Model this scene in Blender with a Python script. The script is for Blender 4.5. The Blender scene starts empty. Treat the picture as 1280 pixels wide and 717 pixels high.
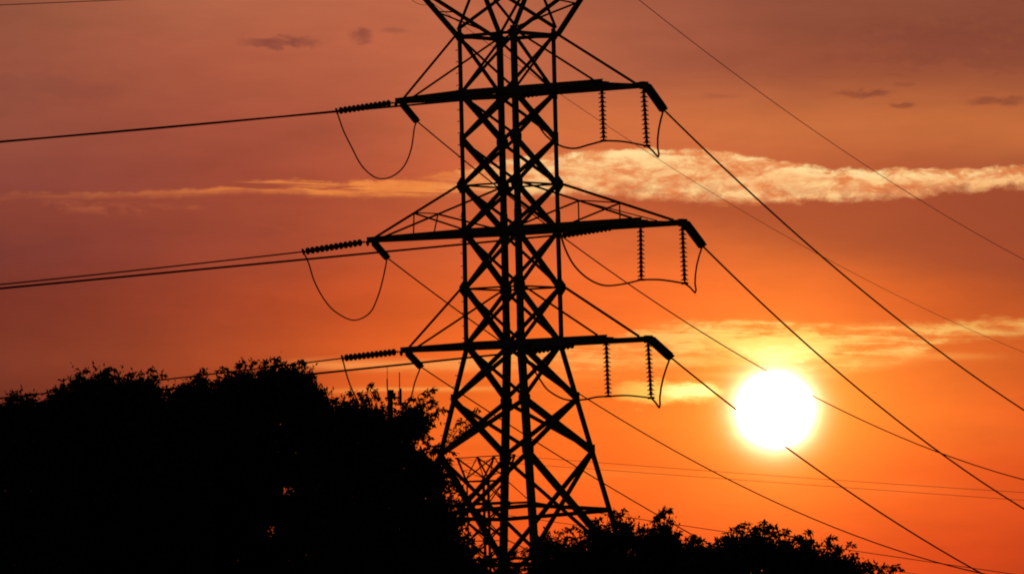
import bpy, math, random
import numpy as np
from mathutils import Vector, Quaternion, Matrix
R_ = math.radians
scene = bpy.context.scene

# ------------------------------------------------------------------ camera
FPX = 9120.0                                  # focal length in pixels of the 1280 px wide photograph
pitch = math.atan(421.5 / FPX); roll = R_(1.37)
CAM = np.array([0, 0, 1.7])
Fv = np.array([0, math.cos(pitch), math.sin(pitch)]); U0 = np.array([0, -math.sin(pitch), math.cos(pitch)]); R0 = np.array([1., 0, 0])
Rt = R0*math.cos(roll) - U0*math.sin(roll); Up = R0*math.sin(roll) + U0*math.cos(roll)
cd = bpy.data.cameras.new('camera'); cam = bpy.data.objects.new('camera', cd); scene.collection.objects.link(cam)
M = Matrix(((Rt[0], Up[0], -Fv[0], 0), (Rt[1], Up[1], -Fv[1], 0), (Rt[2], Up[2], -Fv[2], 1.7), (0, 0, 0, 1)))
cam.matrix_world = M
cd.sensor_width = 36; cd.lens = 36*FPX/1280; cd.clip_start = 1; cd.clip_end = 30000
scene.camera = cam
def ray(x, y): return Fv + Rt*(x-640)/FPX - Up*(y-358.5)/FPX
def at(x, y, Y):
    d = ray(x, y); return CAM + d*(Y/d[1])
def sky_xy(x, y):
    d = ray(x, y); return FPX*d[0]/d[1], FPX*d[2]/d[1]

# ------------------------------------------------------------------ world: a hazy sunset sky laid out by direction
world = bpy.data.worlds.new('World'); scene.world = world; world.use_nodes = True
nt = world.node_tree; nt.nodes.clear(); N = nt.nodes; L = nt.links
class X:                                      # tiny expression builder for math nodes
    def __init__(s, v): s.v = v
    def op(s, o, *a, clamp=False):
        n = N.new('ShaderNodeMath'); n.operation = o; n.use_clamp = clamp
        for i, q in enumerate((s,)+a):
            q = q.v if isinstance(q, X) else q
            if isinstance(q, (int, float)): n.inputs[i].default_value = q
            else: L.new(q, n.inputs[i])
        return X(n.outputs[0])
    def __add__(s, o): return s.op('ADD', o)
    __radd__ = __add__
    def __sub__(s, o): return s.op('SUBTRACT', o)
    def __rsub__(s, o): return X(float(o)).op('SUBTRACT', s)
    def __mul__(s, o): return s.op('MULTIPLY', o)
    __rmul__ = __mul__
    def __truediv__(s, o): return s.op('DIVIDE', o)
def smooth(x, a, b):                          # smoothstep a..b
    n = N.new('ShaderNodeMapRange'); n.interpolation_type = 'SMOOTHSTEP'
    for i, q in enumerate((x, a, b, 0., 1.)):
        q = q.v if isinstance(q, X) else q
        if isinstance(q, (int, float)): n.inputs[i].default_value = q
        else: L.new(q, n.inputs[i])
    return X(n.outputs[0])
def noise(x, z, sx, sz, detail=5, rough=.55, seed=0., warp=0.):
    c = N.new('ShaderNodeCombineXYZ'); L.new((x/sx).v, c.inputs[0]); L.new((z/sz).v, c.inputs[1]); c.inputs[2].default_value = seed
    n = N.new('ShaderNodeTexNoise'); n.noise_dimensions = '3D'
    L.new(c.outputs[0], n.inputs['Vector']); n.inputs['Scale'].default_value = 1; n.inputs['Detail'].default_value = detail
    n.inputs['Roughness'].default_value = rough; n.inputs['Distortion'].default_value = warp
    return X(n.outputs['Fac'])
def curve(x, pts, lo, hi):                    # piecewise smooth function of x through (x, value)
    n = N.new('ShaderNodeFloatCurve'); c = n.mapping.curves[0]
    vs = [p[1] for p in pts]; v0, v1 = min(vs)-1, max(vs)+1
    q = [((p[0]-lo)/(hi-lo), (p[1]-v0)/(v1-v0)) for p in pts]
    while len(c.points) < len(q): c.points.new(.5, .5)
    for p, (a, b) in zip(c.points, q): p.location = (a, b)
    n.mapping.update(); L.new(((x-lo)/(hi-lo)).v, n.inputs['Value'])
    return X(n.outputs[0])*(v1-v0)+v0
def s2l(c): return tuple((v/255/12.92 if v/255 <= .04045 else ((v/255+.055)/1.055)**2.4) for v in c)
def mix(a, b, f):
    n = N.new('ShaderNodeMix'); n.data_type = 'RGBA'; n.clamp_factor = True
    for i, q in ((6, a), (7, b)):
        if isinstance(q, tuple): n.inputs[i].default_value = (*s2l(q), 1)
        else: L.new(q, n.inputs[i])
    L.new(f.v, n.inputs[0]); return n.outputs[2]
def addc(a, col, f):                          # a + col*f  (col in linear light)
    n = N.new('ShaderNodeVectorMath'); n.operation = 'SCALE'; n.inputs[0].default_value = col; L.new(f.v, n.inputs['Scale'])
    m = N.new('ShaderNodeVectorMath'); m.operation = 'ADD'; L.new(a, m.inputs[0]); L.new(n.outputs[0], m.inputs[1]); return m.outputs[0]

tc = N.new('ShaderNodeTexCoord'); sp = N.new('ShaderNodeSeparateXYZ'); L.new(tc.outputs['Generated'], sp.inputs[0])
dx, dy, dz = (X(sp.outputs[i]) for i in range(3))
dyc = dy.op('MAXIMUM', 0.02)
AX = dx/dyc*FPX; AZ = dz/dyc*FPX              # azimuth and elevation, 1 unit = 1/9120 rad
# back to "across" and "down" measured from the tower axis so the table below can be read off easily
cr, sr = math.cos(roll), math.sin(roll)
SX = AX*cr - (AZ-421.5)*sr + 640; SY = 358.5 - AX*sr - (AZ-421.5)*cr
wx = noise(SX, SY, 260, 120, 3, .5, 3.1); wy = noise(SX, SY, 300, 130, 3, .5, 9.7)
GX = SX + (wx-.5)*90; GY = SY + (wy-.5)*46
cols = [0, 160, 320, 480, 640, 800, 960, 1120, 1280]
TABLE = {                                     # hazy sky colour across, from high to low
 -10: [(140,78,60),(172,97,70),(180,98,72),(190,102,72),(188,100,70),(160,88,66),(146,78,60),(140,76,56),(134,72,54)],
 80:  [(148,80,62),(170,88,66),(178,90,66),(190,98,70),(200,105,70),(172,92,68),(160,84,60),(152,78,56),(146,76,54)],
 160: [(145,76,60),(158,78,60),(168,80,60),(182,88,62),(216,112,66),(208,108,64),(202,110,64),(200,108,62),(196,106,60)],
 230: [(138,70,58),(150,72,56),(160,74,54),(180,84,56),(215,105,58),(205,100,58),(190,92,56),(170,82,50),(150,72,50)],
 300: [(122,58,50),(140,64,50),(155,70,50),(185,82,50),(222,100,52),(212,100,52),(205,98,48),(180,86,46),(156,72,44)],
 380: [(118,54,44),(138,62,46),(165,72,46),(205,88,44),(232,108,48),(240,112,50),(238,116,48),(215,100,46),(172,82,44)],
 450: [(126,60,46),(140,64,44),(178,80,44),(225,100,42),(244,118,44),(250,126,50),(252,136,54),(238,122,50),(205,95,42)],
 520: [(105,48,38),(135,58,38),(185,80,38),(230,104,38),(246,116,40),(252,122,44),(255,140,52),(252,132,50),(228,100,42)],
 600: [(100,42,32),(135,55,32),(190,78,32),(232,98,34),(246,106,38),(252,110,38),(255,122,44),(246,104,40),(214,82,34)],
 700: [(95,38,28),(130,50,28),(180,70,28),(215,85,30),(228,88,34),(238,88,36),(240,90,36),(222,78,32),(196,68,30)]}
rows = []
for y, cs in TABLE.items():
    n = N.new('ShaderNodeValToRGB'); n.color_ramp.interpolation = 'B_SPLINE'; e = n.color_ramp.elements
    while len(e) < len(cs): e.new(.5)
    kr, kg, kb = (.99, 1.0, .97) if y < 190 else (1.0, .99, .98) if y < 350 else (1.02, .955, .85)
    cs = [(r*kr, g*kg, b*kb) for r, g, b in cs]
    for i, c in enumerate(cs): e[i].position = .02+.96*i/8; e[i].color = (*s2l(c), 1)
    L.new((GX/1280*.96+.02).v, n.inputs[0]); rows.append((y, n.outputs[0]))
sky = rows[0][1]
for (y0, _), (y1, o) in zip(rows, rows[1:]): sky = mix(sky, o, smooth(GY, y0-6, y1+6))
# faint uneven haze
hz = noise(SX, SY, 210, 50, 6, .6, 5.5)
v = N.new('ShaderNodeVectorMath'); v.operation = 'SCALE'; L.new(sky, v.inputs[0]); L.new((hz*.46+.77).v, v.inputs['Scale']); sky = v.outputs[0]

# glow round the sun
sx0, sy0 = 969., 512.
ddx = SX-sx0; ddy = SY-sy0
rr = (ddx*ddx + ddy*ddy*1.03).op('SQRT') + (noise(SX, SY, 60, 26, 5, .55, 55.) - .5)*7
def ex(s, r0=50.): return ((r0-rr)/s).op('MINIMUM', 0).op('EXPONENT')
glow1 = ex(9.); glow2 = ex(42.); glow3 = ex(105.)

# clouds ----------------------------------------------------------
n1 = noise(SX, SY, 70, 26, 9, .62, 1.3, .35); n2 = noise(SX, SY, 20, 10, 6, .6, 7.7, .2); n3 = noise(SX, SY, 190, 22, 7, .6, 12.3, .3)
def band(top, bot, wob, soft_t, soft_b, lo=-40, hi=1320):
    t = curve(SX, top, lo, hi); b = curve(SX, bot, lo, hi)
    yy = SY + (n1-.5)*wob + (n2-.5)*wob*.45
    return smooth(yy, t-soft_t, t+soft_t)*(1.-smooth(yy, b-soft_b, b+soft_b))
# brown shadowed base of the long cloud, below its lit edge
dark = band([(-40,240),(250,244),(420,246),(560,240),(700,238),(860,246),(1000,246),(1120,242),(1200,228),(1320,212)],
            [(-40,300),(300,280),(560,262),(700,258),(900,286),(1100,330),(1320,360)], 26, 7, 26)
dark = dark*curve(SX, [(-40,.25),(300,.22),(560,.3),(700,.4),(900,.62),(1100,.62),(1320,.6)], -40, 1320)
sky = mix(sky, (158,72,46), dark)
# long lit cloud
nf = noise(SX, SY-SX*.02, 150, 8, 8, .62, 21.5, .5); ng = noise(SX, SY, 46, 17, 9, .66, 31.5, .5); nh = noise(SX, SY, 34, 24, 7, .6, 41.5, .3)
t_ = curve(SX, [(-40,241),(100,240),(250,234),(320,225),(420,226),(560,214),(700,191),(860,187),(960,198),(1100,211),(1200,208),(1320,207)], -40, 1320)
b_ = curve(SX, [(-40,245),(100,247),(250,244),(320,241),(420,246),(560,247),(700,242),(860,252),(1000,252),(1120,247),(1200,238),(1320,230)], -40, 1320)
bw = curve(SX, [(-40,10),(480,14),(620,26),(900,30),(1100,44),(1320,44)], -40, 1320)
ya = SY + (n1-.5)*18 + (n2-.5)*12; yb = SY + (nh-.5)*bw*.7 + (n1-.5)*bw*.6 + (n2-.5)*9
c1 = smooth(ya, t_-2, t_+4)*(1.-smooth(yb, b_-9, b_+4))
amp1 = curve(SX, [(-40,.25),(80,.35),(200,.4),(270,.7),(420,.95),(560,1),(720,1),(1320,1)], -40, 1320)
fil = smooth(nf, .40, .58); hotx = smooth(SX, 520, 700)
body = mix((0,0,0), (255,255,255), hotx)
tex1 = smooth(ng*.75 + n2*.25, .36, .60)
c1m = c1*amp1*(hotx*(tex1*.35+.65) + (1.-hotx)*fil)
warm = mix((226,122,62), (236,136,76), hotx)
lit = mix((240,140,68), (255,208,140), hotx*(1.-smooth(SX, 1000, 1360)*.3))
ccol = mix(warm, lit, tex1*(smooth(n1, .3, .6)*.35+.65))
sky = mix(sky, ccol, c1m)
crest = c1*smooth(t_+16, ya, ya+10)*smooth(ng, .45, .6)*hotx
sky = mix(sky, (255,226,160), crest*.7)
billow = c1*smooth(SY, (t_+b_)*.5-2, b_-2)*smooth(nh*.7+n2*.3, .47, .58)*hotx
sky = mix(sky, (188,94,58), billow*.7)
# wisps left of the tower
w1 = band([(-40,250),(150,255),(200,258),(260,262),(1320,900)], [(-40,262),(150,268),(200,268),(260,266),(1320,901)], 20, 5, 6)*smooth(n1, .45, .62)*.3
sky = mix(sky, (208,112,68), w1)
# second cloud over the sun
c2 = band([(-40,500),(540,452),(640,440),(760,420),(860,403),(960,402),(1100,404),(1200,402),(1320,392)],
          [(-40,501),(540,460),(640,462),(760,462),(860,456),(960,460),(1060,464),(1140,446),(1200,426),(1320,416)], 24, 5, 7)
amp2 = curve(SX, [(-40,0),(420,0),(540,.45),(760,.5),(880,.8),(1000,.95),(1100,.75),(1320,.6)], -40, 1320)
tex2 = smooth(ng*.5+nf*.5, .38, .6)
sky = mix(sky, mix((252,146,62), (255,208,112), tex2), c2*amp2*(tex2*.65+.35))
# thin streaks low on the left of the tower
def streak(x0, x1, y, h, col, a, tilt=0.):
    global sky
    m = smooth(SX, x0-60, x0+60)*(1.-smooth(SX, x1-60, x1+60))
    q = ((SY + (n3-.5)*12 - SX*tilt - y)/h); g = (0.-q*q).op('EXPONENT')
    sky = mix(sky, col, g*m*a)
streak(380, 620, 456, 6, (250,150,74), .8, 0.); streak(420, 640, 487, 3.2, (252,152,70), .8); streak(640, 760, 470, 5, (252,150,62), .5)
streak(1120, 1230, 445, 5, (252,160,74), .5); streak(1080, 1180, 610, 10, (250,120,48), .35); streak(690, 820, 592, 6, (250,130,50), .4)
streak(800, 1120, 452, 7, (255,170,80), .55); streak(880, 1020, 470, 4, (255,190,96), .4)
def puff(x, y, a, b, col, k, wob=1., lit=False):
    global sky
    qx = (SX + (n1-.5)*a*1.1*wob - x)/a; qy = (SY + (ng-.5)*b*3.0*wob + (n2-.5)*b*1.8*wob - y)/b
    m = 1. - smooth(qx*qx+qy*qy, .0, 1.5); sky = mix(sky, col, m*k if lit else m*m*k*(smooth(nh*.5+n2*.5, .3, .6)*.6+.6))
    if lit: sky = addc(sky, (.5, .4, .2), m*m*lit)
puff(348, 51, 64, 9, (128,66,56), .65); puff(450, 45, 18, 10, (132,68,56), .6); puff(492, 37, 20, 5, (150,80,62), .5)
puff(1084, 116, 44, 7, (130,64,50), .65); puff(1130, 131, 18, 5, (134,68,50), .7); puff(1248, 126, 52, 8, (134,68,50), .6); puff(1132, 105, 16, 4, (140,72,52), .5)
puff(905, 120, 34, 5, (150,78,56), .35)
puff(40, 110, 140, 22, (136,70,58), .3); puff(1190, 55, 170, 34, (126,64,52), .35)
# bright scrap beside the sun and lit lumps over it
puff(838, 490, 66, 17, (255,190,84), 1.1, .6, .05); puff(862, 488, 38, 11, (255,226,130), 1.3, .6, .8)
puff(975, 437, 60, 17, (255,220,120), 1.1, .6, .7); puff(960, 426, 100, 16, (255,206,104), .7); puff(1000, 446, 70, 5, (255,214,110), .5)
sky = addc(sky, (.6, .14, .012), glow3*.46); sky = addc(sky, (.7, .42, .05), glow2*.5); sky = addc(sky, (1.7, 1.35, .85), glow1*1.0)
disc = 1.-smooth(rr, 43.5, 49.)
sky = addc(sky, (1., .86, .62), disc*900.)
cb = N.new('ShaderNodeBackground'); L.new(sky, cb.inputs[0]); cb.inputs[1].default_value = 1
SUN_EL = math.atan2(sky_xy(sx0, sy0)[1], FPX); SUN_AZ = math.atan2(sky_xy(sx0, sy0)[0], FPX)
st = N.new('ShaderNodeTexSky'); st.sky_type = 'NISHITA'; st.sun_disc = False
st.sun_elevation = SUN_EL; st.sun_rotation = SUN_AZ; st.dust_density = 3; st.air_density = 1.5
nb = N.new('ShaderNodeBackground'); L.new(st.outputs[0], nb.inputs[0]); nb.inputs[1].default_value = 0.02
sd = np.array([math.sin(SUN_AZ)*math.cos(SUN_EL), math.cos(SUN_AZ)*math.cos(SUN_EL), math.sin(SUN_EL)])
dt = N.new('ShaderNodeVectorMath'); dt.operation = 'DOT_PRODUCT'; L.new(tc.outputs['Generated'], dt.inputs[0]); dt.inputs[1].default_value = tuple(sd)
near = smooth(X(dt.outputs['Value']), math.cos(R_(22)), math.cos(R_(9)))
ms = N.new('ShaderNodeMixShader'); L.new(near.v, ms.inputs[0]); L.new(nb.outputs[0], ms.inputs[1]); L.new(cb.outputs[0], ms.inputs[2])
wo = N.new('ShaderNodeOutputWorld'); L.new(ms.outputs[0], wo.inputs[0])
world.cycles.sampling_method = 'MANUAL'; world.cycles.sample_map_resolution = 2048

sl = bpy.data.lights.new('sun', 'SUN'); sl.energy = 0.5; sl.angle = R_(.53); sl.color = (1, .55, .25)
so = bpy.data.objects.new('sun', sl); scene.collection.objects.link(so)
so.rotation_euler = Vector(sd).to_track_quat('Z', 'Y').to_euler()
vs = scene.view_settings; vs.view_transform = 'Standard'; vs.look = 'None'; vs.exposure = 0; vs.gamma = 1; vs.use_curve_mapping = False
scene.cycles.filter_width = 1.9; scene.cycles.max_bounces = 4; scene.cycles.use_denoising = True

# ------------------------------------------------------------------ materials
def mat(name, col, rough=.6, metal=0., var=.25, scale=3., spec=.4):
    m = bpy.data.materials.new(name); m.use_nodes = True; t = m.node_tree; b = t.nodes['Principled BSDF']
    b.inputs['Roughness'].default_value = rough; b.inputs['Metallic'].default_value = metal; b.inputs['Specular IOR Level'].default_value = spec
    co = t.nodes.new('ShaderNodeTexCoord'); n = t.nodes.new('ShaderNodeTexNoise'); n.inputs['Scale'].default_value = scale; n.inputs['Detail'].default_value = 6
    t.links.new(co.outputs['Object'], n.inputs['Vector'])
    r = t.nodes.new('ShaderNodeValToRGB'); r.color_ramp.elements[0].position = .3; r.color_ramp.elements[1].position = .7
    r.color_ramp.elements[0].color = (*[c*(1-var) for c in col], 1); r.color_ramp.elements[1].color = (*[min(1, c*(1+var)) for c in col], 1)
    t.links.new(n.outputs['Fac'], r.inputs[0]); t.links.new(r.outputs[0], b.inputs['Base Color'])
    return m
STEEL = mat('weathered_steel', (.17, .16, .155), .75, .2, .3, 2.)
CABLE = mat('conductor_aluminium', (.13, .13, .13), .75, .2, .2, 1.)
GLAZE = mat('brown_porcelain', (.09, .045, .03), .45, 0, .25, 6.)
LEAF = mat('leaves', (.045, .07, .022), .8, 0, .45, .8, .1)
BARK = mat('bark', (.09, .065, .045), .9, 0, .4, 5., .1)
GRASS = mat('meadow', (.06, .08, .03), .95, 0, .4, .2, .05)
CONC = mat('concrete', (.3, .29, .27), .9, 0, .2, 3.)

# ------------------------------------------------------------------ mesh helpers
def tag(o, label=None, cat=None, group=None, kind=None):
    for k, q in (('label', label), ('category', cat), ('group', group), ('kind', kind)):
        if q: o[k] = q
    return o
def empty(name, loc=(0, 0, 0)):
    o = bpy.data.objects.new(name, None); o.location = loc; o.empty_display_size = .3; scene.collection.objects.link(o); return o
class MB:
    def __init__(s): s.v = []; s.f = []
    def add(s, vs, fs):
        b = len(s.v); s.v += [tuple(q) for q in vs]; s.f += [tuple(i+b for i in f) for f in fs]
    def prism(s, prof, p, q, a, b):           # profile [(i,j)] in axes a,b swept from p to q
        p = Vector(p); q = Vector(q); n = len(prof)
        vs = [p+a*i+b*j for i, j in prof]+[q+a*i+b*j for i, j in prof]
        s.add(vs, [tuple(range(n))[::-1], tuple(range(n, 2*n))]+[(i, (i+1) % n, n+(i+1) % n, n+i) for i in range(n)])
    def angle(s, p, q, w, nrm, t=.014, off=0., flip=1):    # L section: one flange in the face plane, one across it
        p = Vector(p); q = Vector(q); d = (q-p).normalized(); nn = Vector(nrm); nn = (nn-d*nn.dot(d)).normalized(); a = d.cross(nn)*flip
        p = p+nn*off; q = q+nn*off; h = w/2
        s.prism([(-h, 0), (h, 0), (h, t), (-h+t, t), (-h+t, w*.8), (-h, w*.8)], p, q, a, nn)
    def box(s, p, q, w, h, up=(0, 0, 1)):     # bar: w across, h along up
        p = Vector(p); q = Vector(q); d = (q-p).normalized(); u = Vector(up); u = (u-d*u.dot(d)).normalized(); a = d.cross(u)
        s.prism([(-w/2, -h/2), (w/2, -h/2), (w/2, h/2), (-w/2, h/2)], p, q, a, u)
    def channel(s, p, q, w, h, t=.016, side=1):
        p = Vector(p); q = Vector(q); d = (q-p).normalized(); u = Vector((0, 0, 1)); u = (u-d*u.dot(d)).normalized(); a = d.cross(u)*side
        s.prism([(0, -h/2), (w, -h/2), (w, -h/2+t), (t, -h/2+t), (t, h/2-t), (w, h/2-t), (w, h/2), (0, h/2)], p, q, a, u)
    def tube(s, pts, r, k=6, caps=True):
        pts = [Vector(q) for q in pts]; n = len(pts); rs = r if hasattr(r, '__len__') else [r]*n
        vs = []; ref = None
        for i, p in enumerate(pts):
            d = (pts[min(i+1, n-1)]-pts[max(i-1, 0)]).normalized()
            if ref is None: ref = Vector((0, 0, 1)) if abs(d.z) < .9 else Vector((1, 0, 0))
            a = (ref-d*ref.dot(d)).normalized(); ref = a; b = d.cross(a)
            vs += [p+a*math.cos(2*math.pi*j/k)*rs[i]+b*math.sin(2*math.pi*j/k)*rs[i] for j in range(k)]
        fs = [(i*k+j, i*k+(j+1) % k, (i+1)*k+(j+1) % k, (i+1)*k+j) for i in range(n-1) for j in range(k)]
        if caps: fs += [tuple(range(k))[::-1], tuple(range((n-1)*k, n*k))]
        s.add(vs, fs)
    def lathe(s, prof, k=14):                 # [(r,z)] about z
        n = len(prof); vs = [(r*math.cos(2*math.pi*j/k), r*math.sin(2*math.pi*j/k), z) for r, z in prof for j in range(k)]
        s.add(vs, [(i*k+j, i*k+(j+1) % k, (i+1)*k+(j+1) % k, (i+1)*k+j) for i in range(n-1) for j in range(k)])
    def plate(s, c, a, b, pts, t=.016):       # flat polygon pts in axes a,b about c, thickness t
        c = Vector(c); a = Vector(a); b = Vector(b); n = a.cross(b).normalized()
        s.prism(pts, c-n*t/2, c+n*t/2, a, b)
    def build(s, name, m, parent=None, smooth=False):
        me = bpy.data.meshes.new(name); me.from_pydata(s.v, [], s.f); me.materials.append(m)
        if smooth: me.polygons.foreach_set('use_smooth', [True]*len(me.polygons))
        me.update(); o = bpy.data.objects.new(name, me); scene.collection.objects.link(o)
        if parent: o.parent = parent
        return o
def copy_tree(o, parent=None, mats=None):
    c = o.copy(); scene.collection.objects.link(c); c.parent = parent
    for ch in [q for q in scene.objects if q.parent == o]: copy_tree(ch, c)
    return c

# ------------------------------------------------------------------ ground
def ground_z(x, y):
    t = min(1, max(0, (y-262)/240)); return -7.7*t*t*(3-2*t)
gm = MB(); ys = [-60, 0, 60, 120, 180, 230, 262]+list(range(280, 520, 20))+[560, 650, 800, 1200, 2500, 6000, 12000]; xs = [-6000, -1500, -400, -150, -60, -20, 0, 20, 60, 150, 400, 1500, 6000]
gm.add([(x, y, ground_z(x, y)) for y in ys for x in xs], [(j*13+i, j*13+i+1, (j+1)*13+i+1, (j+1)*13+i) for j in range(len(ys)-1) for i in range(12)])
tag(gm.build('ground', GRASS, None, True), kind='structure')

# ------------------------------------------------------------------ the lattice tower
Z0, ZA1, ZA2, ZA3 = 21.08, 19.2, 14.63, 10.9
def zy(y): return at(640, y, 240)[2]
LEV = [Z0, ZA1-.02, zy(174), zy(231), ZA2, zy(360), ZA3, zy(499), zy(565), zy(705), 0.]
def hs(z): return 1.157 if z >= ZA3 else 1.157+(ZA3-z)*.1935
SG = {'L': (-1, -1), 'A': (-1, 1), 'B': (1, -1), 'R': (1, 1)}
def cn(k, z): s = hs(z); return Vector((SG[k][0]*s, SG[k][1]*s, z))
NODE = {8: dict(L=zy(567), A=zy(569), B=zy(564), R=zy(565)), 9: dict(L=zy(700), A=zy(704), B=zy(690), R=zy(712))}
def lv(q, k): return NODE[q][k] if q in NODE else LEV[q]
ex_, ey_, ez_ = Vector((1, 0, 0)), Vector((0, 1, 0)), Vector((0, 0, 1))
def lattice_tower():
    root = empty('lattice_tower')
    legs = {}
    for k, (i, j) in SG.items():
        m = MB()
        for za, zb, w in ((Z0+.22, ZA2+.35, .162), (ZA2+.4, ZA3-.1, .175), (ZA3, 0, .205)):
            a, b = cn(k, min(za, 22)), cn(k, zb)
            t = .018; m.prism([(0, 0), (w, 0), (w, t), (t, t), (t, w), (0, w)][::i*j], a, b, ex_*-i, ey_*-j)
        for z in (ZA2+.37, ZA3+.5):           # splice plates
            c = cn(k, z); m.box(c-ez_*.28+ex_*i*.012+ey_*-j*.08, c+ez_*.28+ex_*i*.012+ey_*-j*.08, .17, .014, ex_)
            m.box(c-ez_*.28+ey_*j*.012+ex_*-i*.08, c+ez_*.28+ey_*j*.012+ex_*-i*.08, .17, .014, ey_)
        legs[k] = m.build('leg', STEEL, root)
    # step bolts up the left leg
    rnd = random.Random(4); z = 7.2
    while z < Z0:
        c = cn('L', z); m = MB(); s = 1 if rnd.random() < .5 else 0
        d = Vector((-.85, .5, 0)) if True else ex_
        m.tube([c+d*-.02, c+d*.13], .011, 6); m.tube([c+d*.13, c+d*.15], .02, 6); m.build('step_bolt', STEEL, legs['L']); z += .40+rnd.uniform(-.03, .03)
    # bracing, one X per face and panel
    FACES = [('L', 'A', -ex_), ('B', 'R', ex_), ('L', 'B', -ey_), ('A', 'R', ey_)]
    K_ = .95
    W = {('L', 'A'): [.11, .185, .185, .18, .185, .185, .19, .195, .195, .18], ('B', 'R'): [.1, .165, .165, .165, .165, .17, .18, .21, .21, .18],
         ('L', 'B'): [.085, .1, .1, .11, .11, .11, .125, .14, .14, .13], ('A', 'R'): [.095, .115, .12, .12, .11, .12, .125, .14, .14, .13]}
    for a, b, n in FACES:
        for q in range(len(LEV)-1):
            w = W[(a, b)][q]*K_
            for (p0, p1), off, fl in (((cn(a, lv(q, a)), cn(b, lv(q+1, b))), -.03, 1), ((cn(b, lv(q, b)), cn(a, lv(q+1, a))), -.055, -1)):
                d = (p1-p0).normalized(); m = MB()
                m.angle(p0+d*.05, p1-d*.05, w, -n, off=-off, flip=fl); m.build('brace', STEEL, root)
    # belts
    for z, ws in ((Z0, (.12, .12, .1, .12)), (zy(231), (.06,)*4), (zy(360), (.06,)*4), (zy(705), (.1,)*4)):
        for (a, b, n), w in zip(FACES, ws):
            m = MB(); m.angle(cn(a, z), cn(b, z), w, -n, off=.02); m.build('belt', STEEL, root)
    for (a, b, n), za, zb in ((FACES[0], 645, 645), (FACES[2], 641, 636), (FACES[1], 636, 639), (FACES[3], 645, 640)):
        m = MB(); m.angle(cn(a, zy(za)+(.07 if a == 'B' else -.05 if a == 'A' else 0)), cn(b, zy(zb)+(.07 if b == 'B' else -.05 if b == 'A' else 0)), .13, -n, off=.02); m.build('belt', STEEL, root)
    m = MB(); m.angle(cn('A', Z0-.05), cn('B', Z0-.05), .08, (0, 0, 1)); m.angle(cn('L', Z0-.1), cn('R', Z0-.1), .07, (0, 0, 1)); m.build('belt', STEEL, root)
    # gusset plates at the nodes
    for q, z in enumerate(LEV[:-1]):
        for k, (i, j) in SG.items():
            z = lv(q, k); c = cn(k, z); m = MB(); big = abs(z-zy(231)) < .01 or abs(z-zy(360)) < .01
            o_ = .16 if big else .09 if q == 0 else .0; h = .27 if big else .16 if q == 0 else .21; wi = .26
            # plate on the face seen side on (plane x,z) and on the face across (plane y,z)
            m.plate(c+ey_*j*.012, ex_*i, ez_, [(-wi, -h*.4), (-.1, -h), (.0, -h), (o_, -h*.3), (o_, h*.3), (.0, h), (-.1, h), (-wi, h*.4)][::i])
            m.plate(c+ex_*i*.012, ey_*j, ez_, [(-wi, -h*.4), (-.1, -h), (0, -h), (0, h), (-.1, h), (-wi, h*.4)][::-j])
            m.build('gusset_plate', STEEL, root)
    # crossarms
    for (za, zt, sr_, sl_, post) in ((ZA1, Z0, 1.157+3.51, 4.50, False), (ZA2, zy(231), 1.157+4.92, 5.82, True), (ZA3, zy(360), 1.157+3.44, 4.52, False)):
        s = hs(za); H = .2
        m = MB(); yb, yr = -s, s              # outer (right) arm: two parallel chords and an end beam
        m.channel((-s-.1, yb-.02, za), (sr_, yb-.02, za), .07, H+.02, side=-1); m.channel((-s-.1, yr+.02, za), (sr_, yr+.02, za), .07, H-.02, side=1)
        m.box((-s, -s, za-.02), (-s, s, za-.02), .07, .14); m.box((s, -s, za-.02), (s, s, za-.02), .07, .14)
        ym = 0.; m.box((sr_-.03, yb+.0, za-.07), (sr_-.03, yr+.16, za-.02), .12, .14)
        m.box((sr_-.04, yb-.2, za-.06), (sr_-.04, yb+.32, za-.06), .14, .19)
        m.box((sr_-.03, yr-.42, za-.01), (sr_-.03, yr-.1, za), .14, .19); m.box((sr_-.02, yr-.12, za), (sr_-.02, yr+.2, za), .15, .25)
        nseg = 4; xs_ = [s+(sr_-s)*t/nseg for t in range(nseg+1)]
        for t in range(nseg):
            a_, b_ = (yb, yr) if t % 2 else (yr, yb)
            m.angle((xs_[t], a_, za-.03), (xs_[t+1], b_, za-.03), .07, (0, 0, 1))
        # bolts along the underside
        for t in range(5): m.box((s+.1+t*.12, yb-.03, za-.13), (s+.16+t*.12, yb-.03, za-.13), .05, .05)
        arm = m.build('crossarm', STEEL, root)
        def tie(pa, pb, w, nrm=(0, 1, 0), nm='tie_rod', par=None):
            t_ = MB(); t_.angle(pa, pb, w, nrm, t=.01); return t_.build(nm, STEEL, par)
        o1 = .12
        tie((s+o1, yb, zt), (sr_-.38, yb, za+.1), .07, par=arm); tie((s+o1, yr, zt), (sr_-.36, yr, za+.1), .088, par=arm)
        if post:
            tt = 2.42/(sr_-.37-s); f = lambda y_: Vector((s+2.42, y_, zt+(za+.1-zt)*tt))
            for y_ in (yb, yr):
                tie(f(y_), (s+2.42, y_, za+.08), .05, nm='strut', par=arm); tie(f(y_), (s, y_, za+.1), .062, nm='strut', par=arm)
            tie(f(yb), f(yr), .055, (0, 0, 1), 'strut', arm); tie(f(yb), (sr_-1.0, yr, za+.1), .045, (0, 0, 1), 'strut', arm)
        m = MB(); tip = Vector((-sl_, 0, za))     # inner (left) arm: chords meeting at one point
        for k, dz in (('L', -.0), ('A', .0)):
            c = cn(k, za); m.channel(c-ex_*.06+ez_*dz, tip+Vector((.1, .1*SG[k][1], 0)), .075, .19 if k == 'L' else .17, side=SG[k][1])
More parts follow.
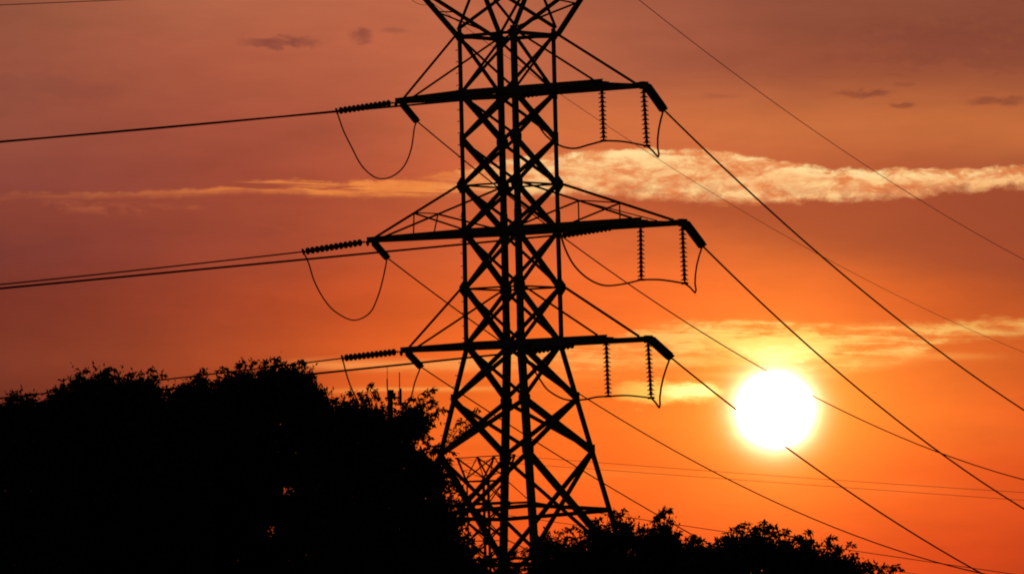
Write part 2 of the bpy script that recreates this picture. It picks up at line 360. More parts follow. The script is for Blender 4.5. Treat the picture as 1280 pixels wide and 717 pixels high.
        m.box(tip+ex_*.28, tip-ex_*.06, .3, .19); m.box(tip+ex_*.2-ey_*.2, tip+ex_*.2+ey_*.2, .1, .16)
        for t in (.25, .5, .75):
            a_ = cn('L', za).lerp(tip, t); b_ = cn('A', za).lerp(tip, t-.2); m.angle(a_-ez_*.05, b_-ez_*.05, .06, (0, 0, 1))
        m.box(cn('L', za).lerp(tip, .1)-ez_*.13, cn('L', za).lerp(tip, .14)-ez_*.13, .06, .06)
        arm = m.build('crossarm', STEEL, root)
        e1, e2 = tip+Vector((.25, -.08, .08)), tip+Vector((.45, .1, .08)); c1, c2 = cn('L', zt)-ex_*o1, cn('A', zt)-ex_*o1
        tie(c1, e1, .085, par=arm); tie(c2, e2, .07, par=arm)
        if post:
            f1, f2 = c1.lerp(e1, .53), c2.lerp(e2, .53)
            b1, b2 = cn('L', za).lerp(tip, .53), cn('A', za).lerp(tip, .53)
            tie(f1, b1, .05, nm='strut', par=arm); tie(f2, b2, .05, nm='strut', par=arm)
            tie(f1, cn('L', za+.1), .062, nm='strut', par=arm); tie(f2, cn('A', za+.1), .062, nm='strut', par=arm); tie(f1, f2, .05, (0, 0, 1), 'strut', arm)
    # head: two peaks over the arm faces and a raked bracket to each earth wire
    zp = zy(-29)+.02; P1, P2 = Vector((-1.157, 0, zp)), Vector((1.157, 0, zp)); T1, T2 = Vector((-3.86, 0, zp)), Vector((3.86, 0, zp+.02))
    up_ = ez_*.15
    for k, P, w in (('L', P1, .075), ('A', P1, .13), ('B', P2, .13), ('R', P2, .075), ('L', P2, .1), ('A', P2, .075), ('B', P1, .075), ('R', P1, .1)):
        m = MB(); m.angle(cn(k, Z0)+up_*(1.5 if k in 'BLR' else 1), P, w, (0, 1, .2)); br = m.build('peak_strut', STEEL, root)
        if k == 'L' and P is P1:
            for z in (.25, .6, .95, 1.3, 1.6):
                c = (cn(k, Z0)+up_).lerp(P, z/2); b = MB(); b.tube([c, c+Vector((-.11, .06, 0))], .011, 6); b.build('step_bolt', STEEL, br)
    for T, P, ka, kb, s_ in ((T1, P1, 'L', 'A', -1), (T2, P2, 'R', 'B', 1)):
        m = MB()
        for k, w in ((ka, .15), (kb, .115)): m.angle(cn(k, Z0)+ex_*s_*.03, T, w, (0, 1, 0))
        m.box(T-ex_*s_*.1, T+ex_*s_*.08, .2, .16)
        hb = m.build('earth_wire_bracket', STEEL, root)
        na, nb_ = cn(ka, Z0).lerp(T, .46), cn(kb, Z0).lerp(T, .49)
        for p, q, w in ((na, nb_, .055), (na, cn(kb, Z0)+ez_*.1, .07), (T, P, .1)):
            m = MB(); m.angle(p, q, w, (0, .3, 1)); m.build('strut', STEEL, hb)
    m = MB(); m.angle(P1, P2, .1, (0, 0, 1)); m.build('peak_strut', STEEL, root)
    # stub footings
    for k in SG:
        m = MB(); m.lathe([(0, .3), (.3, .3), (.34, .26), (.36, -.6), (0, -.6)], 20)
        o = m.build('footing', CONC, root); o.location = cn(k, 0)
    return root
TW = np.array([at(640.7, 358.5, 240)[0], 240, 0]); YAW = R_(-36.2)
tower = lattice_tower(); tower.location = TW; tower.rotation_euler = (0, 0, YAW)
tag(tower, 'tall steel lattice pylon with three pairs of crossarms, standing large in the middle', 'pylon', 'steel pylons')
def W(x, y, z, base=TW, yaw=YAW):             # tower coordinates to the world
    return Vector((base[0]+x*math.cos(yaw)-y*math.sin(yaw), base[1]+x*math.sin(yaw)+y*math.cos(yaw), base[2]+z))
YAW2 = R_(-52); TW2 = np.array([at(607.3, 600, 600)[0], 600, at(607.3, 600.5, 600)[2]-Z0])
far = copy_tree(tower); far.location = TW2; far.rotation_euler = (0, 0, YAW2)
tag(far, 'small distant pylon seen low down through the legs of the big pylon', 'pylon', 'steel pylons')

# ------------------------------------------------------------------ insulators and wires
def unit_string(tension):
    root = empty('insulator_string')
    m = MB(); m.tube([(0, 0, .02), (0, 0, -.1)], .022, 8); m.tube([(-.045, 0, -.02), (.045, 0, -.02)], .018, 8); m.build('shackle', STEEL, root)
    for i in range(12):
        m = MB(); z = -.075-i*.146
        if tension: m.lathe([(.0, z), (.055, z), (.07, z-.012), (.085, z-.022), (.112, z-.035), (.127, z-.06), (.129, z-.085), (.12, z-.108), (.1, z-.122), (.075, z-.13), (.06, z-.138), (.055, z-.146), (0, z-.146)], 20)
        else: m.lathe([(.0, z), (.045, z), (.055, z-.03), (.055, z-.065), (.08, z-.078), (.12, z-.092), (.129, z-.104), (.126, z-.116), (.09, z-.108), (.055, z-.11), (.036, z-.128), (.028, z-.146), (0, z-.146)], 20)
        m.build('insulator_disc', GLAZE, root, True)
    m = MB(); m.tube([(0, 0, -1.81), (0, 0, -1.9)], .028, 8); m.tube([(-.12, 0, -1.915), (-.07, 0, -1.895), (.07, 0, -1.895), (.12, 0, -1.915)], [.024, .042, .042, .024], 8); m.build('clamp', STEEL, root)
    return root
PROTO = {True: unit_string(True), False: unit_string(False)}; S0L = 1.9; last = [None]
def string(p, q, label, group, scale=1., tension=True, fat=1.):     # from p towards q; returns the clamp end
    p = Vector(p); q = Vector(q); d = (q-p).normalized(); o = copy_tree(PROTO[tension]); last[0] = o
    o.rotation_mode = 'QUATERNION'; o.rotation_quaternion = Vector((0, 0, -1)).rotation_difference(d); o.location = p; o.scale = (fat, fat, scale)
    tag(o, label, 'insulator', group); return p+d*S0L*scale
def attach(m, name, mt):                      # a world-space mesh becomes a part of the string made last
    o = last[0]; inv = Matrix.LocRotScale(o.location, o.rotation_quaternion, o.scale).inverted()
    m.v = [tuple(inv @ Vector(v)) for v in m.v]; return m.build(name, mt, o)
def on_plane(S, az, x, y):                    # point of the vertical plane through S (direction az) seen at photo position x, y
    n = np.array([-math.sin(az), math.cos(az), 0]); d = ray(x, y); k = ((np.array(S)-CAM)@n)/(d@n); return Vector(CAM+d*k)
def wire(name, S, az, pix, r, label, cat, group, length, fixed=True, npt=60):
    """a sagging wire leaving S in direction az; its fall is fitted to where the photo shows it"""
    S = Vector(S); h = np.array([math.cos(az), math.sin(az)]); ts = []; zs = []
    for x, y in pix:
        P = on_plane(S, az, x, y); ts.append((np.array(P)[:2]-np.array(S)[:2])@h); zs.append(P.z-S.z)
    ts = np.array(ts); zs = np.array(zs)
    if len(pix) > 1: A = np.stack([ts, ts**2], 1); c = np.linalg.lstsq(A, zs, rcond=None)[0]
    else: c = np.array([zs[0]/ts[0]-ts[0]*4e-4, 4e-4])
    if c[1] < 2e-5: c = np.array([(zs@ts)/(ts@ts), 2e-5])
    pts = []
    for t in np.linspace(0, 1, npt)**1.3*length: pts.append((h[0]*t, h[1]*t, c[0]*t+c[1]*t*t))
    m = MB(); m.tube(pts, r, 6); o = m.build(name, CABLE, None, True); o.location = S; return tag(o, label, cat, group)
AZ_L, AZ_R = R_(202), R_(70)
gS, gT = 'suspension insulators holding the jumpers', 'tension insulators at the arm ends'
gW, gE, gJ = 'power lines of the big pylon', 'earth wires of the big pylon', 'jumper loops of the big pylon'
def spline(pts, n=8):
    P = [Vector(p) for p in pts]; out = []
    for i in range(len(P)-1):
        a, b, c, d = P[max(i-1, 0)], P[i], P[i+1], P[min(i+2, len(P)-1)]
        for k in range(n):
            t = k/n; out.append(.5*((2*b)+(c-a)*t+(2*a-5*b+4*c-d)*t*t+(3*b-a-3*c+d)*t**3))
    return out+[P[-1]]
def jumper(ends, pix, label, r=.022):         # ends: two 3D points; depth runs evenly between them
    a, b = Vector(ends[0]), Vector(ends[-1]); pts = [a]
    for i, (x, y) in enumerate(pix): pts.append(Vector(at(x, y, a.y+(b.y-a.y)*(i+1)/(len(pix)+1))))
    pts.append(b); m = MB(); sp_ = spline(pts, 6); m.tube([p-a for p in sp_], r, 6)
    o = m.build('jumper_wire', CABLE, None, True); o.location = a; tag(o, label, 'jumper wire', gJ)
ARM = ['top', 'middle', 'lowest']
LEFTEND = [(421, 139), (379, 314.5), (428, 447.5)]; AWAYL = [(521, 151.5), (484, 322), (526, 458)]
NEARR = [(650, 119), (701, 293.5), (654, 439.5)]; AWAYR = [(829.5, 137), (878, 307), (838, 446)]
LW = [[(0, 177), (200, 160)], [(0, 355.5), (200, 334.5)], [(0, 497.5), (196, 475), (328, 460)]]
LW2 = [[(0, 178), (300, 152.3), (460, 134), (570, 122)], [(0, 362.8), (459, 313), (560, 303.5)], [(0, 509), (410, 464), (573, 444.5)]]
AWL = [[(572, 187), (618, 226), (703, 294), (822, 380), (901, 430), (961, 465.5), (1017, 496.5), (1175, 567), (1280, 597.6)],
       [(540, 364), (575, 389), (616, 418), (693, 470), (726, 492), (800, 538), (960, 624.5), (1060, 667.5), (1175, 703), (1237, 717)],
       [(563, 480), (580, 492), (611, 513), (651, 540), (698, 570), (725, 586), (757, 606), (800, 631), (870, 669.5)]]
AWR = [[(940, 237), (1036, 327), (1095, 380), (1159, 429), (1280, 511)],
       [(954, 380), (1009, 430), (1177, 568), (1280, 635)],
       [(920, 511.6), (985, 560), (1060, 614), (1147.5, 669), (1226, 716)]]
JL = [[(429, 162.5), (439, 183), (451, 205.5), (464.5, 219), (477, 223.5), (492, 219.5), (505.5, 207), (514, 186), (518, 160)],
      [(385.7, 328.6), (393, 351.6), (405.6, 374.6), (420, 390), (442, 400), (462, 391), (472.5, 370), (479, 347)],
      [(435, 473.6), (443.5, 493.6), (456, 516), (475, 529), (495, 522), (512, 500), (518.7, 477)]]
SZ = [ZA1, ZA2, ZA3]; SR = [1.157+3.51, 1.157+4.92, 1.157+3.44]; SLN = [4.50, 5.82, 4.52]
SUSB = [(754.7, 176), (801.6, 349.5), (760.4, 495)]; SUSR = [(808.8, 182.5), (856, 354), (814, 497)]
VP = [(822.7, 196.6), (869, 366), (824, 509.4)]
JN = [[(663, 142), (672, 155), (683, 170), (700, 182), (718, 185.5), (736, 181)],
      [(707, 312), (718, 332), (735, 348), (755, 356.5), (778, 355)],
      [(662, 453), (675, 474), (686, 488), (707, 499), (730, 499), (745, 496)]]
for i in range(3):
    a = ARM[i]; z = SZ[i]; s = 1.157
    tip = W(-SLN[i]-.03, 0, z-.03)
    # left-going tension string
    e = on_plane(tip, AZ_L, *LEFTEND[i]); d = (e-tip).normalized(); st0 = tip+d*.2
    sc = ((e-st0).length)/S0L
    eL = string(st0, e, f'tension string of dark discs pointing left from the {a} arm tip on the left', gT, sc, fat=.92)
    m = MB(); m.tube([tip, st0], .02, 6); m.plate(st0-d*.1-ez_*.04, d, ez_, [(-.06, -.09), (.0, -.12), (.05, -.05), (.05, .05), (-.06, .05)], .03)
    attach(m, 'link_plate', STEEL)
    wire('power_line', eL, AZ_L, LW[i], [.032, .024, .024][i], f'power line leaving left from the {a} arm tip on the left', 'power line', gW, 95)
    # left tip, string going away
    t2 = tip+Vector((.12, .05, -.05)); e = on_plane(t2, AZ_R, *AWAYL[i]); eA = string(t2, e, f'foreshortened insulator slanting down from the {a} arm tip on the left', gT, min(1.08, (e-t2).length/S0L), fat=.95)
    wire('power_line', eA, AZ_R, AWL[i], [.024, .025, .024][i], f'power line running off to the right from the {a} arm tip on the left', 'power line', gW, 150)
    jumper((eL, eA), JL[i], f'drooping jumper loop under the {a} arm tip on the left', .024)
    # right arm: two hanging strings
    pb, pr = W(SR[i]-.03, -s-.02, z-.06), W(SR[i]-.03, s+.02, z-.06)
    lb = string(pb, at(*SUSB[i], pb.y), f'insulator hanging from the near corner of the {a} right arm', gS, (pb-Vector(at(*SUSB[i], pb.y))).length/S0L, False)
    lr = string(pr, at(*SUSR[i], pr.y), f'insulator hanging from the outer corner of the {a} right arm', gS, (pr-Vector(at(*SUSR[i], pr.y))).length/S0L, False)
    # near tension string going left along the arm, on a long link
    e = on_plane(pb, AZ_L, *NEARR[i]); d = (e-pb).normalized(); st0 = e-d*S0L*.98
    eN = string(st0, e, f'tension string of dark discs running left below the beam of the {a} right arm', gT, .98)
    m = MB(); m.tube([pb, st0], .025, 6); attach(m, 'link_rod', STEEL)
    wire('power_line', eN, AZ_L, LW2[i], [.032, .033, .033][i], f'power line leaving left from the {a} right arm across the pylon body', 'power line', gW, 105)
    # outer corner, string going away
    p3 = W(SR[i]+.05, s+.1, z-.02); e = on_plane(p3, AZ_R, *AWAYR[i]); eR = string(p3, e, f'foreshortened insulator slanting down from the end of the {a} right arm', gT, min(1.12, (e-p3).length/S0L), fat=1.2)
    wire('power_line', eR, AZ_R, AWR[i], .032, f'power line running off to the right from the {a} right arm', 'power line', gW, 150)
    # jumper: near string, past both hanging strings, up to the outgoing string
    pts = [eN]
    for q, (x, y) in enumerate(JN[i]): pts.append(Vector(at(x, y, eN.y+(lb.y-eN.y)*(q+1)/(len(JN[i])+1))))
    A = spline(pts+[lb], 6); mid = lb.lerp(lr, .45)+ez_*.05; Bp = spline([A[-2], lb, mid, lr, lr+(lr-mid)*.1], 6)[6:-6]
    v = Vector(at(*VP[i], (lr.y+eR.y)/2)); d_ = (v-lr)
    Cc = [lr, lr.lerp(v, .5)+ez_*.03, v-d_*.06, v, v+Vector((.03, 0, .1))]+[Vector(v).lerp(eR, t)+Vector((-.09*math.sin(math.pi*t)*(1 if t < 1 else 0), 0, 0))*1. for t in (.2, .4, .6, .8, 1)]
    m = MB(); full = A+Bp[1:]+Cc[1:]; m.tube([p-eN for p in full], .031, 6); o = m.build('jumper_wire', CABLE, None, True); o.location = eN
    tag(o, f'jumper wire held by the two hanging insulators under the {a} right arm', 'jumper wire', gJ)
# earth wires
zp = zy(-29)+.02; T1, T2 = W(-3.9, 0, zp-.08), W(3.9, 0, zp-.06)
wire('earth_wire', T1, AZ_L, [(0, 6.5), (150, 0)], .012, 'thin earth wire running left across the top left corner of the sky', 'earth wire', gE, 95)
wire('earth_wire', T2, AZ_L, [(0, -20), (400, -38)], .012, 'thin earth wire leaving left from the right bracket of the pylon head', 'earth wire', gE, 95)
wire('earth_wire', T1, AZ_R, [(584, 31), (622, 57), (679, 102), (703, 119.5), (776, 170), (820, 198), (1036, 327), (1255, 430), (1280, 439)], .0095, 'thin earth wire slanting right from the left bracket of the pylon head', 'earth wire', gE, 150)
wire('earth_wire', T2, AZ_R, [(797, 0), (940, 108), (1060, 192), (1280, 324.5)], .0125, 'thin earth wire slanting right from the right bracket of the pylon head', 'earth wire', gE, 150)
jumper((T1+Vector((-.1, -.05, 0)), T1+Vector((.3, .5, -.1))), [(512, -6), (516, 1), (525, 5.6), (534, 6), (538, 2)], 'tiny wire loop under the left bracket of the pylon head', .009)

# the distant pylon's lines
def W2(x, y, z): return W(x, y, z, TW2, YAW2)
gF = 'power lines of the distant pylon'
az2, azl = R_(33), R_(208)
fp = W2(SR[0], 1.1, SZ[0]-.05)
e = on_plane(fp, az2, fp.x and 690, 632)
e1 = string(fp, e, 'tension string at the right arm of the distant pylon', 'insulators of the distant pylon', 1.)
wire('power_line', e1, az2, [(784.5, 645), (921, 666), (1060, 687.5), (1175, 703.7), (1270, 717)], .03, 'faint power line from the distant pylon, upper of the low pair', 'power line', gF, 420, npt=40)
fp2 = W2(SR[0], -1.1, SZ[0]-.05)
string(fp2, fp2+Vector((-.5, -1.5, -.35)), 'stubby foreshortened string at the right arm of the distant pylon', 'insulators of the distant pylon', 1.)
fl = W2(-SLN[0], 0, SZ[0]-.05); 
e2 = string(fl, fl+Vector((.84, .54, -.2)), 'tension string at the left arm tip of the distant pylon', 'insulators of the distant pylon', 1.)
wire('power_line', e2, az2, [(670, 648), (739, 659), (1097, 709.5), (1130, 716)], .024, 'faint power line from the distant pylon, lower of the low pair', 'power line', gF, 420, npt=40)
f1, f2 = W2(-3.9, 0, zp-.05), W2(3.9, 0, zp-.05)
wire('earth_wire', f2, az2, [(800, 581), (960, 594), (1280, 615)], .017, 'faint earth wire from the distant pylon, upper of the pair below the sun', 'earth wire', 'earth wires of the distant pylon', 420, npt=40)
wire('earth_wire', f1, az2, [(671, 580), (800, 590), (960, 603), (1280, 625.5)], .017, 'faint earth wire from the distant pylon, lower of the pair below the sun', 'earth wire', 'earth wires of the distant pylon', 420, npt=40)
wire('earth_wire', f2, azl, [(596, 577), (560, 582)], .014, 'faint earth wire leaving the distant pylon to the left', 'earth wire', 'earth wires of the distant pylon', 300, npt=30)

# ------------------------------------------------------------------ radio mast behind the trees
YM = 330
def pm(x, y, Y=YM): return Vector(at(x, y, Y))
base = pm(488, 507); gz = ground_z(base.x, YM); mast = empty('radio_mast', (base.x, YM, gz))
def mpart(name, f, m_=STEEL):
    b = MB(); f(b); b.v = [(v[0]-base.x, v[1]-YM, v[2]-gz) for v in b.v]; return b.build(name, m_, mast)
mpart('pole', lambda b: b.tube([(base.x, YM, gz), pm(487.5, 490)], .12, 12))
mpart('equipment_cabinet', lambda b: b.box(pm(488, 496), pm(488, 487), .3, .3, (0, 1, 0)))
mpart('support_bar', lambda b: b.box(pm(481, 497.5), pm(502, 496.5), .09, .09))
mpart('panel_antenna', lambda b: b.box(pm(493.3, 500), pm(493, 490.5), .1, .1, (0, 1, 0)))
for x, y0, y1, r in ((484.2, 487, 473, .03), (484.2, 473, 457, .013), (499.6, 504, 465, .022), (501.3, 504, 485, .04), (498.4, 505, 488, .02)):
    mpart('whip_antenna', lambda b: b.tube([pm(x, y0), pm(x-.3, y1)], r, 8))
tag(mast, 'short radio mast with whip antennas rising behind the leafy treetops', 'radio mast')

# ------------------------------------------------------------------ trees
rng = np.random.default_rng(11)
def leaf_mesh(name, P, D, Ln, Wd, parent, origin):
    """many pointed leaves: positions P, directions D, lengths Ln, widths Wd"""
    n = len(P); rv = rng.normal(size=(n, 3)); side = np.cross(D, rv); side /= np.linalg.norm(side, axis=1)[:, None]+1e-9
    nrm = np.cross(D, side); L_, W_ = Ln[:, None], Wd[:, None]
    v = np.stack([P, P+D*L_*.42+side*W_*.5+nrm*L_*.06, P+D*L_-nrm*L_*.12, P+D*L_*.42-side*W_*.5+nrm*L_*.06], 1).reshape(-1, 3)-np.array(origin)
    me = bpy.data.meshes.new(name); me.vertices.add(4*n); me.vertices.foreach_set('co', v.astype(np.float32).ravel())
    me.loops.add(4*n); me.loops.foreach_set('vertex_index', np.arange(4*n, dtype=np.int32))
    me.polygons.add(n); me.polygons.foreach_set('loop_start', np.arange(0, 4*n, 4, dtype=np.int32)); me.update(calc_edges=True)
    me.materials.append(LEAF); o = bpy.data.objects.new(name, me); scene.collection.objects.link(o); o.parent = parent; return o
def unit(a): return a/(np.linalg.norm(a, axis=-1, keepdims=True)+1e-9)
def tree(Y, top, bottom, label, leafy=1., holes=(), sprigs=(), lean=0., leaf=.13, thick=2.0, trunk_x=None, left=None, right=None):
    xs_ = np.array([p[0] for p in top], float); ys_ = np.array([p[1] for p in top], float); x0, x1 = xs_[0], xs_[-1]
    pxm = FPX/Y; xc = trunk_x or (x0+x1)/2
    b = at(xc, 760, Y); gz = ground_z(b[0], Y); origin = (float(b[0]), Y, gz); root = empty('broadleaf_tree', origin)
    tag(root, label, 'tree', 'trees in front of and beside the pylon')
    Zc = lambda x: 1-np.clip(np.abs((x-(x0+x1)/2)/((x1-x0)/2)), 0, 1)**2.2
    def lim(y):                                # crown narrows towards its bottom
        l = np.interp(y, [p[0] for p in left], [p[1] for p in left]) if left else x0
        r = np.interp(y, [p[0] for p in right], [p[1] for p in right]) if right else x1
        return l, r
    # --- twigs near the rim, each a spray of leaves
    area = np.trapezoid(np.maximum(bottom-ys_, 1), xs_) if hasattr(np, 'trapezoid') else np.trapz(np.maximum(bottom-ys_, 1), xs_)
    nT = int(area*.13*leafy); tx = rng.uniform(x0, x1, nT); tt = np.interp(tx, xs_, ys_)
    rim = rng.random(nT) < .34
    ty = np.where(rim, tt+6+np.abs(rng.normal(0, 12, nT)), tt+10+(bottom-tt-10)*rng.random(nT))
    lump = np.sin(tx*.31+ty*.21)*np.sin(tx*.113-ty*.27+1)+.5*np.sin(tx*.6-ty*.4)        # clumping
    keep = rng.random(nT) < np.where((ty-tt) < 26, .5+.75*lump, 1.)
    l, r = lim(ty); keep &= (tx > l+rng.uniform(0, 9, nT)) & (tx < r-rng.uniform(0, 9, nT)) & (ty > tt+2)
    for hx, hy, hr in holes: keep &= ((tx-hx)**2+((ty-hy)*1.1)**2) > (hr*rng.uniform(.5, 1.05, nT))**2
    ty = ty+8
    tx, ty, tt = tx[keep], ty[keep], tt[keep]; n = len(tx)
    dep = thick*np.sqrt(Zc(tx))*np.clip((ty-tt)/40+.25, .2, 1)*rng.uniform(-1, 1, n)
    dR = Fv+Rt*((tx-640)/FPX)[:, None]-Up*((ty-358.5)/FPX)[:, None]; C0 = CAM+dR*((Y+dep)/dR[:, 1])[:, None]
    cen = at((x0+x1)/2, (np.min(ys_)+bottom)/2+60, Y)
    up = unit(unit(C0-cen)*.7+np.array([0, 0, .75])+rng.normal(0, .45, (n, 3)))
    k = 12; tl = rng.uniform(.18, .38, n); q = np.linspace(.05, 1, k)
    bend = rng.normal(0, .35, (n, 3)); P = C0[:, None]+(up[:, None]*q[None, :, None]+bend[:, None]*(q**2)[None, :, None])*tl[:, None, None]
    P = P-np.array([0, 0, .15])
    D = unit(up[:, None]*.5+rng.normal(0, .75, (n, k, 3))+np.array([0, 0, -.15]))
    P = P.reshape(-1, 3); D = D.reshape(-1, 3); Ln = rng.uniform(.7, 1.25, len(P))*leaf; Wd = Ln*rng.uniform(.34, .52, len(P))
    # --- inner leaves, larger and overlapping, fill the crown's volume
    nI = int(area*.30*leafy); ix = rng.uniform(x0, x1, nI); it = np.interp(ix, xs_, ys_); iy = it+26+(bottom-it-26)*rng.random(nI)
    l, r = lim(iy); kp = (iy > it+24+10*np.sin(ix*.13)) & (ix > l+12) & (ix < r-12)
    for hx, hy, hr in holes: kp &= ((ix-hx)**2+((iy-hy)*1.1)**2) > (hr+2)**2
    ix, iy = ix[kp], iy[kp]; n2 = len(ix); dep = thick*.8*np.sqrt(Zc(ix))*rng.uniform(-1, 1, n2)
    dR = Fv+Rt*((ix-640)/FPX)[:, None]-Up*((iy-358.5)/FPX)[:, None]; PI_ = CAM+dR*((Y+dep)/dR[:, 1])[:, None]
    DI = unit(rng.normal(0, 1, (n2, 3))); LI = rng.uniform(.16, .3, n2); WI = LI*rng.uniform(.45, .7, n2)
    # --- single sprigs that stick out
    SP, SD, SL = [], [], []; tw = MB(); sprigs = list(sprigs); x = x0+6
    while x < x1-6:                            # shoots standing out of the crown's top
        y = float(np.interp(x, xs_, ys_)); h = rng.uniform(2, 13)*(1.25 if rng.random() < .25 else 1); a_ = rng.normal(0, 6)
        l_, r_ = lim(y+8)
        if l_ < x < r_ or not (left or right): sprigs.append([(x, y+15), (x+a_*.3+rng.normal(0, 1.5), y+9-h*.5), (x+a_, y+9-h), (x+a_*1.6+rng.normal(0, 3), y+10-h*rng.uniform(.7, 1.05))])
        x += rng.uniform(6, 14)
    if right:
        for y in np.arange(right[0][0]+10, min(right[-1][0], 717), 7):
            xr = float(np.interp(y, [p[0] for p in right], [p[1] for p in right]))+rng.uniform(-3, 2); h = rng.uniform(5, 14)
            sprigs.append([(xr-10, y+4), (xr-2, y+rng.normal(0, 2)), (xr+h*.6, y-h*.3+rng.normal(0, 3)), (xr+h, y+rng.normal(0, 4))])
    for pts in sprigs:
        path = spline([Vector(at(x, y, Y+rng.uniform(-.4, .4))) for x, y in pts], 6); tw.tube([p-Vector(origin) for p in path], [.012*(1-.7*i/len(path)) for i in range(len(path))], 5)
        for i, p in enumerate(path):
            if i < len(path)*.25: continue
            for _ in range(3):
                SP.append(np.array(p)+rng.normal(0, .02, 3)); dd = np.array((path[min(i+1, len(path)-1)]-path[max(i-1, 0)]).normalized()); SD.append(unit(dd*.6+rng.normal(0, .6, 3)+np.array([0, 0, -.35]))); SL.append(rng.uniform(.09, .15))
    P = np.concatenate([P, PI_]+([np.array(SP)] if SP else [])); D = np.concatenate([D, DI]+([np.array(SD)] if SP else []))
    Ln = np.concatenate([Ln, LI]+([np.array(SL)] if SP else [])); Wd = np.concatenate([Wd, WI]+([np.array(SL)*.42] if SP else []))
    leaf_mesh('crown', P, D, Ln, Wd, root, origin)
    # --- trunk and limbs
    o = Vector(origin); ftop = Vector(at(xc, min(bottom-40, np.interp(xc, xs_, ys_)+190), Y)); rr_ = .16+.0006*(x1-x0)
    tw.tube([(0, 0, -.3), (0, 0, .05), (.05, 0, .5), (ftop-o)*.5+Vector((.08, .05, 0)), ftop-o], [rr_*1.5, rr_*1.2, rr_, rr_*.8, rr_*.55], 10)
    for i in range(14):
        ex2 = rng.uniform(x0+.08*(x1-x0), x1-.08*(x1-x0)); ey2 = np.interp(ex2, xs_, ys_)+rng.uniform(26, 70)
        en = Vector(at(ex2, min(ey2, bottom), Y+rng.uniform(-1, 1)*thick*.6)); sta = o+(ftop-o)*rng.uniform(.55, 1.)
        mid = sta.lerp(en, .5)+Vector((rng.normal(0, .15), rng.normal(0, .15), .12)); path = spline([sta, mid, en], 6)
        tw.tube([p-o for p in path], [rr_*.42*(1-.86*j/(len(path)-1)) for j in range(len(path))], 6)
        for _ in range(3):
            j = rng.integers(5, len(path)-1); e3 = path[j]+Vector(tuple(rng.normal(0, .22, 3)))+Vector((0, 0, .12)); tw.tube([path[j]-o, path[j].lerp(e3, .5)-o+Vector((.04, 0, 0)), e3-o], [.022, .016, .006], 5)
    tw.build('trunk', BARK, root)
    return root
tree(186, [(-60,520),(-20,497),(0,500),(8,494),(22,491),(36,494),(46,502),(52,506),(60,496),(66,497)], 800, 'leafy tree at the far left edge of the photo, partly cut off', 1.1, holes=[(52,520,6), (5,612,9), (42,612,8), (33,590,5)], right=[(480,56),(560,90),(900,100)], sprigs=[[(28,500),(34,493),(44,491)],[(15,500),(12,492),(22,489)]], thick=1.4)
tree(190, [(40,545),(58,500),(66,488),(78,484),(90,474),(98,466),(108,470),(118,472),(128,463),(136,464),(143,473),(152,470),(163,467),(170,472),(180,463),(190,465),(196,478),(204,490),(214,492),(226,480),(240,488),(262,505)], 800, 'big dark tree on the left with a bumpy flat crown', 1.1, holes=[(77,526,5), (60,538,7), (214,494,6), (5,612,9), (42,612,8), (215,636,7), (33,590,5)], sprigs=[[(100,470),(104,464),(110,462)],[(126,468),(131,461),(137,461)],[(180,468),(186,462),(193,462)]], trunk_x=140, thick=2.3, left=[(460,40),(600,20),(900,0)])
tree(194, [(196,520),(210,500),(218,478),(228,482),(236,474),(246,472),(254,463),(262,478),(272,478),(282,468),(290,462),(300,455),(308,458),(318,463),(326,454),(336,450),(346,455),(356,450),(366,454),(376,453),(386,466),(392,470),(400,482),(406,490),(412,504),(430,545)], 800, 'tallest dark treetop left of the pylon, the low wire crossing its top', 1.1, holes=[(246,490,6), (372,494,7), (313,470,4), (215,636,7), (361,613,10), (340,664,9), (393,637,9), (417,645,9)], sprigs=[[(296,462),(301,455),(305,450)],[(332,455),(337,449),(343,448)],[(250,470),(254,463),(256,460)],[(368,458),(374,451),(382,453)]], trunk_x=310, thick=2.3)
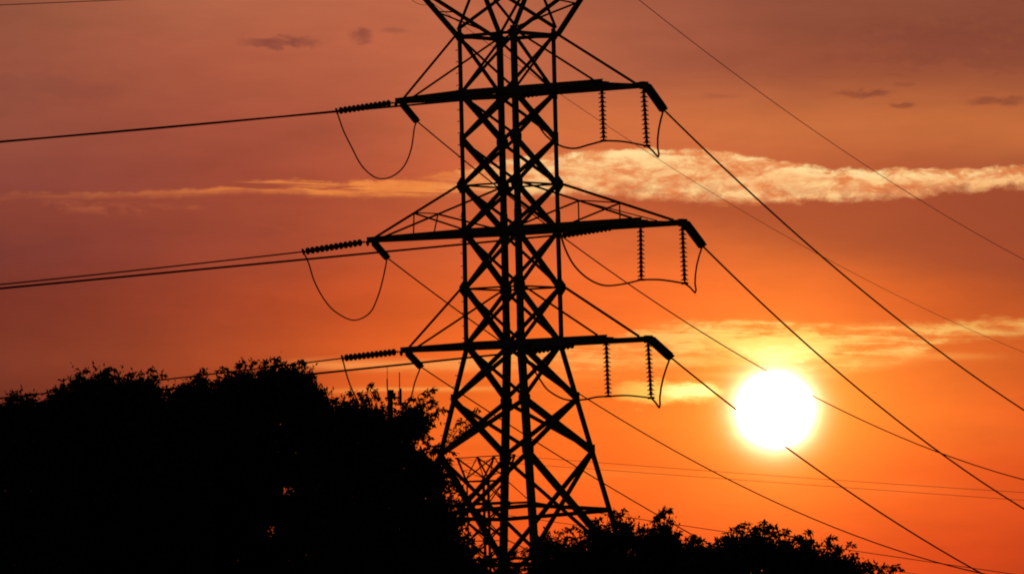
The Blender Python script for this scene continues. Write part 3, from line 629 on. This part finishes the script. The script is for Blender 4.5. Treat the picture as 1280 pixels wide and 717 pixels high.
tree(188, [(390,560),(404,505),(414,503),(426,499),(436,498),(446,494),(456,498),(470,502),(474,508),(482,512),(496,512),(506,504),(512,500),(520,500),(530,506),(535,516),(534,535),(545,572),(556,578),(566,600),(574,640),(580,668),(586,690),(600,712),(620,716)], 800, 'dark tree overlapping the left leg of the big pylon', 1.1, holes=[(500,533,8), (516,552,8), (563,640,8), (570,704,8), (555,610,7), (393,637,9), (417,645,9)], right=[(480,531),(520,538),(545,524),(562,536),(575,550),(600,560),(650,571),(690,586),(717,606)],
     sprigs=[[(456,505),(459,492),(462,483),(466,480)],[(453,503),(452,494),(448,490)],[(462,503),(467,493),(470,487)],[(478,506),(474,497),(470,496)],[(546,572),(556,558),(566,548),(578,541),(588,536)],[(552,562),(562,546),(570,532),(577,524)],[(560,556),(572,545),(583,533),(592,530)],[(566,545),(580,528),(590,514),(598,512)],[(548,575),(553,568),(560,563),(568,566)],[(556,519),(552,512),(560,512)],[(520,505),(526,500),(532,507)],[(508,504),(513,498),(519,498)]], trunk_x=480, thick=2.1)
tree(200, [(560,716),(575,700),(590,692),(600,696),(612,704),(624,700),(636,694),(646,702),(660,712)], 800, 'low bush top between the feet of the big pylon', .8, holes=[(612,703,4),(640,712,5)], left=[(680,560),(800,540)], sprigs=[[(630,702),(636,695),(644,691)]], thick=1.)
tree(182, [(662,716),(668,694),(674,676),(682,667),(692,667),(702,665),(712,668),(724,668),(734,664),(742,655),(750,650),(760,650),(768,648),(774,640),(782,640),(788,654),(798,660),(808,657),(816,648),(826,642),(834,640),(838,655),(846,664),(856,672),(872,680),(890,700)], 800, 'shrubby tree overlapping the right leg of the big pylon', 1., holes=[(790,693,9), (700,680,4), (805,698,6), (660,688,5)], sprigs=[[(774,650),(778,641),(781,635)],[(824,650),(829,641),(833,636),(838,638)],[(812,655),(819,647),(824,644)],[(740,660),(744,652),(750,648)]], trunk_x=745, thick=1.7)
tree(180, [(850,716),(862,676),(874,669),(884,671),(894,668),(904,672),(912,672),(918,660),(928,656),(938,655),(948,654),(956,654),(960,664),(970,668),(980,664),(988,670),(998,670),(1006,664),(1014,676),(1024,680),(1034,674),(1042,680),(1050,686),(1060,683),(1068,694),(1080,700),(1090,699),(1100,708),(1112,714),(1118,722)], 800, 'low leafy tree to the right, directly below the sun', 1., holes=[(950,711,9), (928,714,6), (1075,712,4)], sprigs=[[(916,668),(920,658),(928,655),(936,654)],[(948,660),(954,652),(958,654)],[(978,668),(982,661),(986,664)],[(1034,680),(1039,673),(1044,672)],[(1058,686),(1062,680),(1067,682)],[(1006,672),(1009,664),(1013,664)],[(1096,712),(1104,708),(1112,708),(1118,712)]], trunk_x=960, thick=1.7)

for pr_ in PROTO.values():                    # the templates themselves are not part of the place
    for ch in [q for q in scene.objects if q.parent == pr_]: bpy.data.objects.remove(ch)
    bpy.data.objects.remove(pr_)
